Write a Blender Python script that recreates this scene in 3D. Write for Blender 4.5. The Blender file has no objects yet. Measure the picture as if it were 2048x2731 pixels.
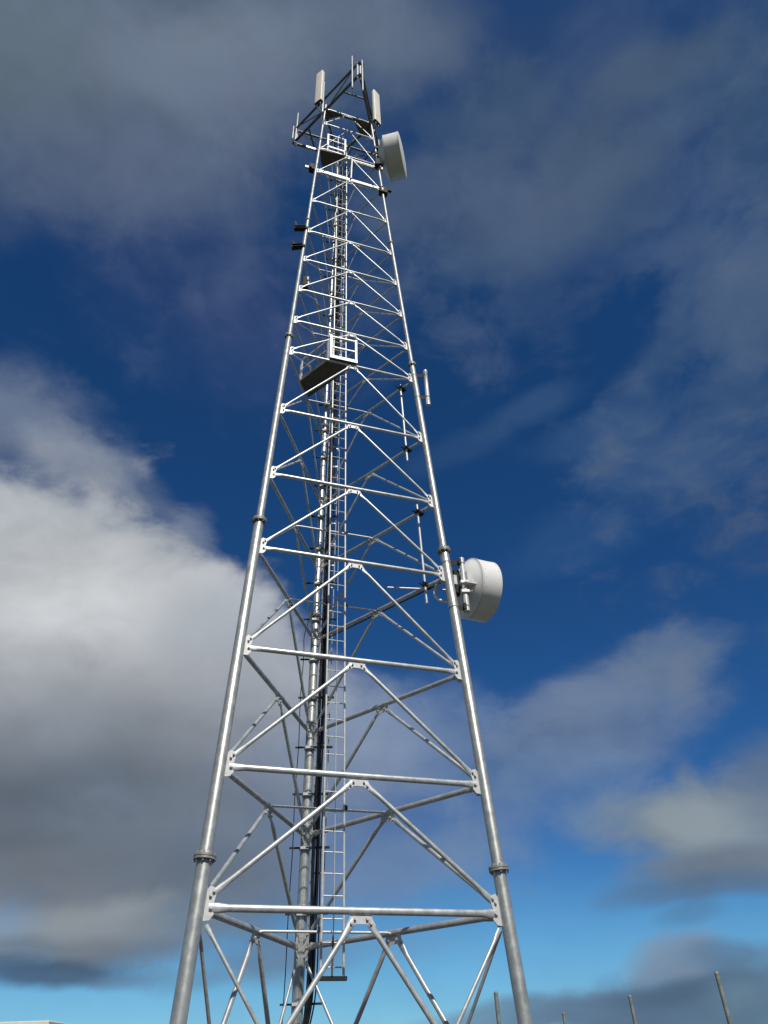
import bpy, bmesh, math, random
from mathutils import Vector, Matrix

random.seed(7)
SC = bpy.context.scene
COL = SC.collection
R_ = math.radians

# ------------------------------------------------------------------ camera
cam_data = bpy.data.cameras.new("camera")
cam = bpy.data.objects.new("camera", cam_data)
COL.objects.link(cam)
CAM_POS = Vector((0.0, -12.6908, 1.6))
c_r = Vector((0.99812, -0.053757, -0.02943))
c_u = Vector((-0.009872, -0.614971, 0.788488))
c_f = Vector((0.060486, 0.786715, 0.614346))
cam.matrix_world = Matrix(((c_r.x, c_u.x, -c_f.x, CAM_POS.x),
                           (c_r.y, c_u.y, -c_f.y, CAM_POS.y),
                           (c_r.z, c_u.z, -c_f.z, CAM_POS.z),
                           (0, 0, 0, 1)))
cam_data.sensor_fit = 'VERTICAL'
cam_data.sensor_height = 24.0
cam_data.lens = 16.629
cam_data.clip_end = 20000
cam_data.clip_start = 0.05
SC.camera = cam

# ------------------------------------------------------------------ light
SUN_EL, SUN_AZ = 49.0, 163.0          # azimuth clockwise from +Y (the way the camera looks)
SUN_STRENGTH = 4.5
SKY_STRENGTH = 0.1
SC.view_settings.view_transform = 'Standard'
SC.view_settings.look = 'None'
SC.view_settings.exposure = 0.0
SC.view_settings.gamma = 1.0
SC.view_settings.use_curve_mapping = False

sd = bpy.data.lights.new("sun", 'SUN')
sd.energy = SUN_STRENGTH
sd.angle = R_(0.5)
sd.color = (1.0, 0.95, 0.87)
sun = bpy.data.objects.new("sun", sd)
COL.objects.link(sun)
sdir = Vector((math.sin(R_(SUN_AZ)) * math.cos(R_(SUN_EL)), math.cos(R_(SUN_AZ)) * math.cos(R_(SUN_EL)), math.sin(R_(SUN_EL))))
sun.rotation_euler = sdir.to_track_quat('Z', 'Y').to_euler()
sun.location = (20, -20, 60)

# ------------------------------------------------------------------ sky: Nishita air, then cloud banks
# each bank: azimuth, elevation, half width, half height, tilt (degrees on the sky), cover, colour, softness, raggedness
CLOUDS = [
     (3.1, -0.7, 64.3, 8.7, -2, 0.55, (114, 190, 212), 1.0, 0.15),
     (39.4, 64.4, 17.4, 7.1, -31, 0.32, (66, 84, 116), 0.8, 0.6),
     (-18.5, 53.8, 10.7, 5.8, -14, 0.45, (58, 76, 120), 0.85, 0.7),
     (-12.6, 51.2, 5.1, 3.9, -30, 0.35, (62, 80, 122), 0.8, 0.8),
     (-47.6, 64.1, 19.8, 7.5, 42, 0.72, (98, 112, 126), 0.7, 0.45),
     (-34.8, 62.8, 11.7, 7.2, 17, 0.62, (100, 113, 132), 0.7, 0.5),
     (-48.9, 61.7, 5.2, 4.9, 48, 0.5, (92, 110, 116), 0.8, 0.4),
     (-27.0, 67.2, 7.1, 3.3, 19, 0.5, (116, 129, 146), 0.8, 0.6),
     (-12.6, 71.9, 7.0, 2.8, 14, 0.5, (114, 126, 143), 0.8, 0.6),
     (11.3, 71.8, 5.6, 3.1, -17, 0.55, (102, 116, 134), 0.75, 0.6),
     (-40.0, 55.1, 7.6, 3.6, 46, 0.45, (84, 99, 124), 0.8, 0.6),
     (-27.5, 59.6, 6.1, 2.7, 17, 0.4, (92, 105, 130), 0.8, 0.7),
     (-14.8, 65.9, 4.0, 3.5, -33, 0.4, (96, 108, 132), 0.7, 0.7),
     (11.2, 61.1, 4.4, 2.9, 11, 0.6, (85, 101, 125), 0.62, 0.7),
     (22.8, 58.8, 4.9, 2.3, 6, 0.62, (83, 99, 123), 0.62, 0.8),
     (36.2, 59.8, 3.7, 3.5, 16, 0.62, (81, 98, 119), 0.62, 0.8),
     (30.8, 57.8, 4.9, 2.0, 10, 0.5, (81, 99, 123), 0.62, 0.8),
     (25.8, 55.9, 6.6, 1.7, -5, 0.4, (69, 91, 121), 0.62, 0.8),
     (30.5, 65.0, 2.9, 3.0, -52, 0.5, (73, 93, 115), 0.62, 0.8),
     (49.5, 62.4, 3.5, 1.6, -30, 0.55, (81, 99, 117), 0.62, 0.8),
     (42.4, 61.8, 2.9, 1.9, 16, 0.4, (71, 91, 113), 0.62, 0.8),
     (20.1, 64.9, 2.9, 1.7, -16, 0.35, (77, 97, 119), 0.62, 0.8),
     (42.7, 58.3, 3.3, 1.9, 6, 0.5, (79, 99, 121), 0.62, 0.9),
     (39.6, 56.2, 2.9, 3.4, -60, 0.45, (75, 95, 121), 0.62, 0.9),
     (23.2, 62.3, 3.6, 1.5, -10, 0.45, (79, 97, 121), 0.62, 0.9),
     (17.3, 56.6, 4.5, 2.0, -3, 0.45, (67, 89, 121), 0.62, 0.8),
     (42.2, 50.2, 1.9, 3.5, -52, 0.35, (63, 87, 121), 0.62, 0.9),
     (35.8, 36.1, 4.6, 2.0, 5, 0.28, (63, 93, 135), 0.62, 0.8),
     (53.8, 54.8, 3.0, 4.0, -46, 0.45, (69, 93, 117), 0.62, 0.7),
     (54.8, 59.4, 2.6, 2.8, -73, 0.35, (63, 89, 113), 0.62, 0.7),
     (45.4, 45.9, 2.7, 5.7, -47, 0.62, (85, 106, 133), 0.62, 0.7),
     (40.3, 40.7, 3.8, 3.3, 6, 0.5, (72, 98, 131), 0.62, 0.7),
     (36.6, 45.4, 4.9, 2.0, 17, 0.45, (63, 89, 123), 0.62, 0.8),
     (28.9, 41.1, 6.3, 1.8, 4, 0.4, (63, 93, 131), 0.62, 0.8),
     (20.3, 44.4, 3.9, 1.4, 12, 0.5, (61, 91, 129), 0.62, 0.8),
     (13.3, 42.8, 4.0, 1.5, 7, 0.35, (57, 87, 127), 0.62, 0.8),
     (31.4, 37.4, 4.9, 2.1, 2, 0.35, (57, 91, 133), 0.62, 0.8),
     (21.9, 33.3, 6.0, 2.1, 8, 0.2, (67, 101, 147), 0.62, 0.8),
     (38.2, 57.4, 10.4, 9.6, 5, 0.3, (74, 92, 122), 0.7, 2.6),
     (41.0, 44.1, 5.5, 12.7, -40, 0.3, (76, 98, 132), 0.7, 2.6),
     (-20.9, 58.1, 13.1, 6.5, -5, 0.3, (92, 106, 132), 0.8, 2.0),
     (-30.7, 39.8, 5.6, 3.6, -3, 0.8, (112, 125, 148), 0.6, 0.7),
     (-24.8, 38.5, 4.5, 2.7, -15, 0.75, (142, 152, 168), 0.6, 0.7),
     (-17.0, 36.8, 4.5, 1.8, -25, 0.5, (112, 126, 152), 0.6, 0.9),
     (-14.1, 35.4, 2.1, 2.9, 9, 0.5, (136, 148, 168), 0.6, 1.0),
     (-17.2, 33.9, 3.8, 2.4, -21, 0.75, (158, 166, 178), 0.55, 0.9),
     (-22.4, 22.1, 14.2, 15.0, 21, 0.97, (150, 154, 160), 0.3, 0.6),
     (-25.5, 32.3, 10.3, 4.4, -1, 0.9, (182, 188, 194), 0.5, 0.6),
     (-15.7, 28.7, 9.7, 5.1, -19, 0.9, (184, 188, 194), 0.5, 0.6),
     (-22.9, 28.7, 10.3, 4.4, 12, 0.8, (198, 201, 204), 0.7, 0.4),
     (-8.6, 26.2, 6.8, 4.8, -26, 0.8, (166, 172, 181), 0.5, 0.7),
     (-5.3, 20.1, 10.5, 6.6, -13, 0.75, (146, 152, 162), 0.55, 0.6),
     (4.1, 19.7, 7.8, 5.1, -2, 0.6, (128, 147, 176), 0.7, 0.7),
     (-1.0, 12.7, 11.4, 4.3, -1, 0.55, (118, 134, 158), 0.7, 0.6),
     (-21.6, 22.8, 12.9, 2.9, 8, 0.7, (164, 168, 175), 0.8, 0.5),
     (-21.4, 18.4, 12.3, 3.5, 13, 0.7, (114, 124, 137), 0.8, 0.4),
     (-20.4, 14.6, 12.1, 3.3, 9, 0.88, (84, 95, 109), 0.75, 0.4),
     (-10.3, 14.2, 7.9, 3.9, -8, 0.7, (106, 118, 133), 0.7, 0.5),
     (-9.1, 9.8, 7.2, 3.1, 0, 0.7, (96, 109, 126), 0.65, 0.6),
     (-18.8, 10.7, 9.4, 2.0, 4, 0.7, (96, 106, 119), 0.7, 0.6),
     (-17.6, 8.0, 5.0, 1.4, 7, 0.85, (136, 144, 150), 0.7, 0.7),
     (-12.5, 7.6, 5.3, 1.4, 4, 0.65, (122, 131, 141), 0.7, 0.8),
     (-19.5, 6.5, 9.0, 0.9, 1, 0.6, (96, 107, 122), 0.7, 0.6),
     (-19.2, 5.4, 5.1, 0.9, 2, 0.85, (68, 86, 110), 0.6, 0.7),
     (-14.4, 5.0, 2.5, 0.6, 3, 0.6, (96, 120, 148), 0.7, 0.9),
     (-5.2, 5.7, 5.9, 1.6, -1, 0.65, (104, 116, 138), 0.65, 0.8),
     (-10.0, 4.7, 2.9, 0.6, 3, 0.45, (96, 140, 170), 0.7, 0.9),
     (5.1, 10.8, 6.7, 1.5, 3, 0.45, (112, 134, 168), 0.7, 0.8),
     (1.0, 6.4, 5.7, 1.0, 4, 0.3, (112, 140, 172), 0.8, 0.8),
     (13.3, 18.5, 6.3, 3.9, 19, 0.65, (102, 126, 162), 0.7, 0.8),
     (19.0, 22.3, 4.2, 1.9, 10, 0.62, (104, 123, 152), 0.75, 0.9),
     (20.1, 19.8, 8.2, 3.2, 10, 0.75, (110, 127, 154), 0.75, 0.9),
     (27.0, 22.8, 4.2, 1.8, 7, 0.6, (96, 118, 148), 0.75, 0.9),
     (16.2, 16.3, 6.1, 2.8, 22, 0.6, (106, 132, 168), 0.75, 0.7),
     (22.6, 15.9, 2.4, 1.9, -28, 0.4, (104, 130, 166), 0.75, 0.8),
     (10.2, 13.9, 4.1, 1.5, 10, 0.4, (108, 132, 168), 0.75, 0.8),
     (9.6, 11.8, 3.7, 1.4, -3, 0.45, (112, 136, 170), 0.7, 0.8),
     (20.7, 13.5, 3.2, 1.8, 3, 0.65, (112, 136, 164), 0.7, 0.7),
     (27.1, 12.4, 6.2, 3.4, 1, 0.92, (122, 136, 148), 0.55, 0.75),
     (31.1, 15.3, 2.8, 2.2, 19, 0.7, (108, 124, 146), 0.7, 0.8),
     (26.0, 12.8, 3.2, 1.8, -7, 0.7, (142, 154, 162), 0.7, 0.6),
     (27.7, 9.7, 6.2, 1.3, -2, 0.85, (106, 119, 136), 0.6, 0.6),
     (25.9, 8.6, 5.7, 0.9, -2, 0.75, (88, 112, 140), 0.6, 0.8),
     (22.0, 8.5, 2.7, 0.7, 4, 0.5, (84, 122, 160), 0.7, 0.9),
     (24.3, 7.1, 2.0, 0.6, 4, 0.55, (84, 122, 156), 0.7, 0.9),
     (24.0, 2.4, 9.1, 2.3, 6, 0.92, (92, 117, 142), 0.4, 0.6),
     (17.3, 2.4, 7.0, 1.4, 6, 0.88, (92, 115, 142), 0.5, 0.7),
     (11.3, 2.3, 6.3, 0.9, 4, 0.75, (98, 124, 150), 0.6, 0.7),
     (22.2, 4.8, 3.2, 1.1, 7, 0.85, (122, 139, 162), 0.55, 0.8),
     (26.1, 4.8, 3.3, 0.7, 0, 0.7, (92, 122, 152), 0.6, 0.8),
     (21.5, 3.2, 4.9, 0.6, 4, 0.75, (80, 106, 130), 0.7, 0.7),
     (26.0, 2.7, 2.9, 0.8, -3, 0.4, (112, 140, 158), 0.7, 0.7),
     (17.1, 4.2, 1.2, 0.4, 14, 0.4, (100, 150, 185), 0.7, 0.9),
]


# unseen grey cloud banks added behind the viewer to neutralise the blue fill light
CLOUDS += [(150.0, 30.0, 50.0, 16.0, 0, 0.8, (112, 114, 118), 0.7, 0.9), (-140.0, 38.0, 46.0, 18.0, 8, 0.85, (108, 111, 116), 0.7, 0.9),
           (95.0, 35.0, 34.0, 16.0, -6, 0.8, (104, 108, 114), 0.7, 0.9), (-95.0, 30.0, 30.0, 18.0, 5, 0.85, (104, 107, 112), 0.7, 0.9),
           (180.0, 70.0, 30.0, 14.0, 0, 0.6, (104, 107, 112), 0.8, 0.9), (180.0, 8.0, 120.0, 7.0, 0, 0.7, (104, 110, 118), 0.7, 0.8)]

def lin(c):
    c = c / 255.0
    return c / 12.92 if c <= 0.04045 else ((c + 0.055) / 1.055) ** 2.4

def build_world():
    w = bpy.data.worlds.new("World")
    SC.world = w
    w.use_nodes = True
    nt = w.node_tree
    N, Lk = nt.nodes, nt.links
    N.clear()
    out = N.new('ShaderNodeOutputWorld')
    bg = N.new('ShaderNodeBackground')
    bg.inputs['Strength'].default_value = SKY_STRENGTH
    Lk.new(bg.outputs[0], out.inputs[0])
    sky = N.new('ShaderNodeTexSky')
    sky.sky_type = 'NISHITA'
    sky.sun_disc = False
    sky.sun_elevation = R_(SUN_EL)
    sky.sun_rotation = R_(SUN_AZ)
    sky.altitude = 0
    sky.air_density = 0.7
    sky.dust_density = 0.0
    sky.ozone_density = 10.0
    hs = N.new('ShaderNodeHueSaturation')
    hs.inputs['Hue'].default_value = 0.5
    hs.inputs['Saturation'].default_value = SKY_SAT
    hs.inputs['Value'].default_value = SKY_VAL
    Lk.new(sky.outputs[0], hs.inputs['Color'])
    gam = N.new('ShaderNodeGamma')
    gam.inputs[1].default_value = SKY_GAM
    Lk.new(hs.outputs[0], gam.inputs[0])
    cur = gam.outputs[0]

    tc = N.new('ShaderNodeTexCoord')
    D = tc.outputs['Generated']
    def noise(scale, detail, rough, off, dist=0.0):
        mp = N.new('ShaderNodeMapping')
        mp.inputs['Location'].default_value = off
        mp.inputs['Scale'].default_value = (1, 1, 1.6)
        Lk.new(D, mp.inputs[0])
        n = N.new('ShaderNodeTexNoise')
        n.inputs['Scale'].default_value = scale
        n.inputs['Detail'].default_value = detail
        n.inputs['Roughness'].default_value = rough
        n.inputs['Distortion'].default_value = dist
        Lk.new(mp.outputs[0], n.inputs['Vector'])
        return n
    def math_(op, a, b=None, c=None, clamp=False):
        m = N.new('ShaderNodeMath')
        m.operation = op
        m.use_clamp = clamp
        for i, v in enumerate((a, b, c)):
            if v is None:
                continue
            if isinstance(v, (int, float)):
                m.inputs[i].default_value = v
            else:
                Lk.new(v, m.inputs[i])
        return m.outputs[0]
    n1 = noise(4.5, 7.0, 0.55, (3.1, 0.7, 1.9), 0.4)
    n2 = noise(11.0, 6.0, 0.6, (7.7, 4.2, 0.3), 0.3)
    nA = math_('SUBTRACT', n1.outputs['Fac'], 0.5)
    nB = math_('SUBTRACT', n2.outputs['Fac'], 0.5)
    ragged = math_('MULTIPLY_ADD', nB, 0.9, math_('MULTIPLY', nA, 0.9))
    # tone of the cloud body: soft billows
    tone = math_('MULTIPLY_ADD', math_('MULTIPLY_ADD', nB, 0.5, nA), 0.75, 0.0)
    # warp the direction a little so that no bank keeps a plain oval outline
    wv = N.new('ShaderNodeVectorMath'); wv.operation = 'SUBTRACT'
    Lk.new(noise(3.0, 3.0, 0.5, (1.3, 8.8, 5.1)).outputs['Color'], wv.inputs[0])
    wv.inputs[1].default_value = (0.5, 0.5, 0.5)
    ws = N.new('ShaderNodeVectorMath'); ws.operation = 'MULTIPLY_ADD'
    Lk.new(wv.outputs[0], ws.inputs[0])
    ws.inputs[1].default_value = (0.1, 0.1, 0.1)
    Lk.new(D, ws.inputs[2])
    DW = ws.outputs[0]
    def dot(v):
        m = N.new('ShaderNodeVectorMath'); m.operation = 'DOT_PRODUCT'
        Lk.new(DW, m.inputs[0])
        m.inputs[1].default_value = v
        return m.outputs['Value']
    cover = None
    for az, el, hw, hh, tilt, alpha, colr, soft, rag in CLOUDS:
        a, e, t = R_(az), R_(el), R_(tilt)
        c = Vector((math.sin(a) * math.cos(e), math.cos(a) * math.cos(e), math.sin(e)))
        e1 = Vector((c.y, -c.x, 0)).normalized()
        e2 = e1.cross(c)
        u = e1 * math.cos(t) + e2 * math.sin(t)
        v = -e1 * math.sin(t) + e2 * math.cos(t)
        x = dot(u / R_(hw))
        y = dot(v / R_(hh))
        r2 = math_('MULTIPLY_ADD', x, x, math_('MULTIPLY', y, y))
        r = math_('SQRT', r2)
        r = math_('MULTIPLY_ADD', ragged, -1.6 * rag, r)
        mr = N.new('ShaderNodeMapRange')
        mr.interpolation_type = 'SMOOTHSTEP'
        mr.inputs['From Min'].default_value = 1 + soft * 0.75
        mr.inputs['From Max'].default_value = 1 - soft * 0.95
        mr.inputs['To Min'].default_value = 0
        mr.inputs['To Max'].default_value = alpha
        Lk.new(r, mr.inputs['Value'])
        # only on this side of the sky
        front = math_('GREATER_THAN', dot(c), 0.0)
        fac = math_('MULTIPLY', mr.outputs[0], front)
        cover = fac if cover is None else math_('MAXIMUM', cover, fac)
        mx = N.new('ShaderNodeMix'); mx.data_type = 'RGBA'
        Lk.new(fac, mx.inputs[0])
        Lk.new(cur, mx.inputs[6])
        mx.inputs[7].default_value = tuple(lin(k) / SKY_STRENGTH for k in colr) + (1,)
        cur = mx.outputs[2]
    sc = N.new('ShaderNodeVectorMath'); sc.operation = 'SCALE'
    Lk.new(cur, sc.inputs[0])
    Lk.new(math_('MULTIPLY_ADD', cover, tone, 1.0), sc.inputs['Scale'])
    cur = sc.outputs[0]
    Lk.new(cur, bg.inputs['Color'])
    w.cycles.sampling_method = 'MANUAL'
    w.cycles.sample_map_resolution = 512

SKY_SAT, SKY_VAL, SKY_GAM = 1.14, 0.85, 1.0
build_world()

# ------------------------------------------------------------------ materials
def new_mat(name):
    m = bpy.data.materials.new(name)
    m.use_nodes = True
    nt = m.node_tree
    b = nt.nodes['Principled BSDF']
    return m, nt, b

def mottled(name, base, var=0.25, scale=9.0, rough=0.5, metal=0.0, dirt=None, dirt_amt=0.0, bump=0.0, streak=False, rvar=0.15, spec=0.5):
    """procedural surface: two noise layers vary the colour, optional dirt streaks run down."""
    m, nt, b = new_mat(name)
    N, Lk = nt.nodes, nt.links
    tc = N.new('ShaderNodeTexCoord')
    n1 = N.new('ShaderNodeTexNoise'); n1.inputs['Scale'].default_value = scale; n1.inputs['Detail'].default_value = 6; n1.inputs['Roughness'].default_value = 0.65
    Lk.new(tc.outputs['Object'], n1.inputs['Vector'])
    r1 = N.new('ShaderNodeValToRGB')
    lo = tuple(c * (1 - var) for c in base) + (1,)
    hi = tuple(min(1, c * (1 + var)) for c in base) + (1,)
    r1.color_ramp.elements[0].color = lo; r1.color_ramp.elements[0].position = 0.32
    r1.color_ramp.elements[1].color = hi; r1.color_ramp.elements[1].position = 0.68
    Lk.new(n1.outputs['Fac'], r1.inputs[0])
    cur = r1.outputs[0]
    if dirt is not None:
        mp = N.new('ShaderNodeMapping')
        mp.inputs['Scale'].default_value = (1, 1, 0.12) if streak else (1, 1, 1)
        Lk.new(tc.outputs['Object'], mp.inputs[0])
        n2 = N.new('ShaderNodeTexNoise'); n2.inputs['Scale'].default_value = scale * 1.7; n2.inputs['Detail'].default_value = 8; n2.inputs['Roughness'].default_value = 0.7
        Lk.new(mp.outputs[0], n2.inputs['Vector'])
        mr = N.new('ShaderNodeMapRange'); mr.inputs['From Min'].default_value = 0.5; mr.inputs['From Max'].default_value = 0.72
        mr.inputs['To Max'].default_value = dirt_amt
        Lk.new(n2.outputs['Fac'], mr.inputs['Value'])
        mx = N.new('ShaderNodeMix'); mx.data_type = 'RGBA'
        Lk.new(mr.outputs[0], mx.inputs[0]); Lk.new(cur, mx.inputs[6]); mx.inputs[7].default_value = tuple(dirt) + (1,)
        cur = mx.outputs[2]
    Lk.new(cur, b.inputs['Base Color'])
    rr = N.new('ShaderNodeMapRange'); rr.inputs['To Min'].default_value = max(0.05, rough - rvar); rr.inputs['To Max'].default_value = min(1, rough + rvar)
    Lk.new(n1.outputs['Fac'], rr.inputs['Value'])
    Lk.new(rr.outputs[0], b.inputs['Roughness'])
    b.inputs['Metallic'].default_value = metal
    b.inputs['Specular IOR Level'].default_value = spec
    if bump:
        bp = N.new('ShaderNodeBump'); bp.inputs['Strength'].default_value = bump; bp.inputs['Distance'].default_value = 0.004
        Lk.new(n1.outputs['Fac'], bp.inputs['Height']); Lk.new(bp.outputs[0], b.inputs['Normal'])
    return m

MAT = dict(
    leg=mottled('galvanised_leg', (0.41, 0.435, 0.425), 0.16, 7, 0.42, 0.62, (0.3, 0.31, 0.28), 0.5, 0.12, True),
    brace=mottled('galvanised_brace', (0.47, 0.495, 0.5), 0.2, 6, 0.42, 0.5, (0.32, 0.33, 0.32), 0.45, 0.1),
    plate=mottled('fresh_zinc_plate', (0.52, 0.53, 0.535), 0.12, 12, 0.5, 0.12, (0.42, 0.43, 0.43), 0.4),
    flange=mottled('weathered_flange', (0.28, 0.29, 0.28), 0.25, 16, 0.55, 0.3, (0.12, 0.12, 0.11), 0.6),
    bolt=mottled('dark_bolt', (0.06, 0.06, 0.058), 0.3, 40, 0.55, 0.3),
    ladder=mottled('galvanised_ladder', (0.55, 0.57, 0.57), 0.15, 12, 0.42, 0.25, (0.3, 0.31, 0.3), 0.4),
    cable=mottled('black_cable', (0.014, 0.014, 0.016), 0.3, 20, 0.3, 0.0),
    floor=mottled('platform_floor', (0.1, 0.095, 0.085), 0.25, 8, 0.75, 0.1, (0.05, 0.045, 0.04), 0.6),
    rail=mottled('zinc_guard_rail', (0.56, 0.57, 0.57), 0.12, 12, 0.45, 0.15, (0.4, 0.4, 0.4), 0.35),
    darksteel=mottled('dull_dark_steel', (0.018, 0.02, 0.021), 0.3, 10, 0.7, 0.0, (0.01, 0.01, 0.01), 0.5, spec=0.25),
    frame=mottled('weathered_frame_steel', (0.12, 0.125, 0.125), 0.3, 8, 0.5, 0.25, (0.05, 0.052, 0.05), 0.5),
    dish=mottled('dish_white_paint', (0.72, 0.725, 0.72), 0.025, 4, 0.42, 0.0, (0.5, 0.5, 0.48), 0.25, 0, True),
    radome=mottled('radome_fabric', (0.76, 0.76, 0.74), 0.03, 3, 0.55, 0.0, (0.55, 0.55, 0.52), 0.2, 0, True),
    panel=mottled('panel_plastic', (0.74, 0.72, 0.64), 0.05, 3, 0.45, 0.0, (0.45, 0.43, 0.36), 0.3, 0, True),
    dark=mottled('dark_plastic', (0.05, 0.05, 0.045), 0.3, 12, 0.6, 0.0),
    pipe=mottled('galvanised_pipe', (0.55, 0.57, 0.58), 0.15, 16, 0.42, 0.28, (0.3, 0.31, 0.31), 0.45, 0.1, True),
    whip=mottled('fibreglass_whip', (0.62, 0.64, 0.66), 0.06, 9, 0.4, 0.0),
    wave=mottled('waveguide_jacket', (0.74, 0.74, 0.72), 0.12, 14, 0.45, 0.1),
    post=mottled('galvanised_fence_post', (0.2, 0.225, 0.215), 0.25, 18, 0.55, 0.2, (0.12, 0.13, 0.12), 0.5, 0.1, True),
    cream=mottled('cream_wall_panel', (0.62, 0.55, 0.43), 0.06, 3, 0.6, 0.0, (0.45, 0.4, 0.3), 0.3, 0, True),
    creamroof=mottled('cream_roof_trim', (0.66, 0.6, 0.48), 0.06, 3, 0.55, 0.0, (0.5, 0.45, 0.35), 0.3),
    door=mottled('grey_green_door', (0.2, 0.24, 0.22), 0.1, 5, 0.5, 0.0),
    concrete=mottled('concrete', (0.36, 0.35, 0.33), 0.15, 6, 0.85, 0.0, (0.22, 0.21, 0.2), 0.4),
)

def ground_material():
    m, nt, b = new_mat('gravel_and_grass')
    N, Lk = nt.nodes, nt.links
    tc = N.new('ShaderNodeTexCoord')
    n = N.new('ShaderNodeTexNoise'); n.inputs['Scale'].default_value = 0.06; n.inputs['Detail'].default_value = 12; n.inputs['Roughness'].default_value = 0.65
    Lk.new(tc.outputs['Object'], n.inputs['Vector'])
    v = N.new('ShaderNodeTexVoronoi'); v.inputs['Scale'].default_value = 28
    Lk.new(tc.outputs['Object'], v.inputs['Vector'])
    ln = N.new('ShaderNodeVectorMath'); ln.operation = 'LENGTH'
    Lk.new(tc.outputs['Object'], ln.inputs[0])
    mr = N.new('ShaderNodeMapRange'); mr.inputs['From Min'].default_value = 11; mr.inputs['From Max'].default_value = 14
    Lk.new(ln.outputs['Value'], mr.inputs['Value'])
    grav = N.new('ShaderNodeValToRGB')
    grav.color_ramp.elements[0].color = (0.03, 0.029, 0.027, 1); grav.color_ramp.elements[1].color = (0.08, 0.077, 0.072, 1)
    Lk.new(v.outputs['Color'], grav.inputs[0])
    gr = N.new('ShaderNodeValToRGB')
    gr.color_ramp.elements[0].color = (0.022, 0.03, 0.011, 1); gr.color_ramp.elements[0].position = 0.35
    gr.color_ramp.elements[1].color = (0.05, 0.05, 0.022, 1); gr.color_ramp.elements[1].position = 0.7
    Lk.new(n.outputs['Fac'], gr.inputs[0])
    mx = N.new('ShaderNodeMix'); mx.data_type = 'RGBA'
    Lk.new(mr.outputs[0], mx.inputs[0]); Lk.new(grav.outputs[0], mx.inputs[6]); Lk.new(gr.outputs[0], mx.inputs[7])
    Lk.new(mx.outputs[2], b.inputs['Base Color'])
    b.inputs['Roughness'].default_value = 0.9
    return m
MAT['ground'] = ground_material()

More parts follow.
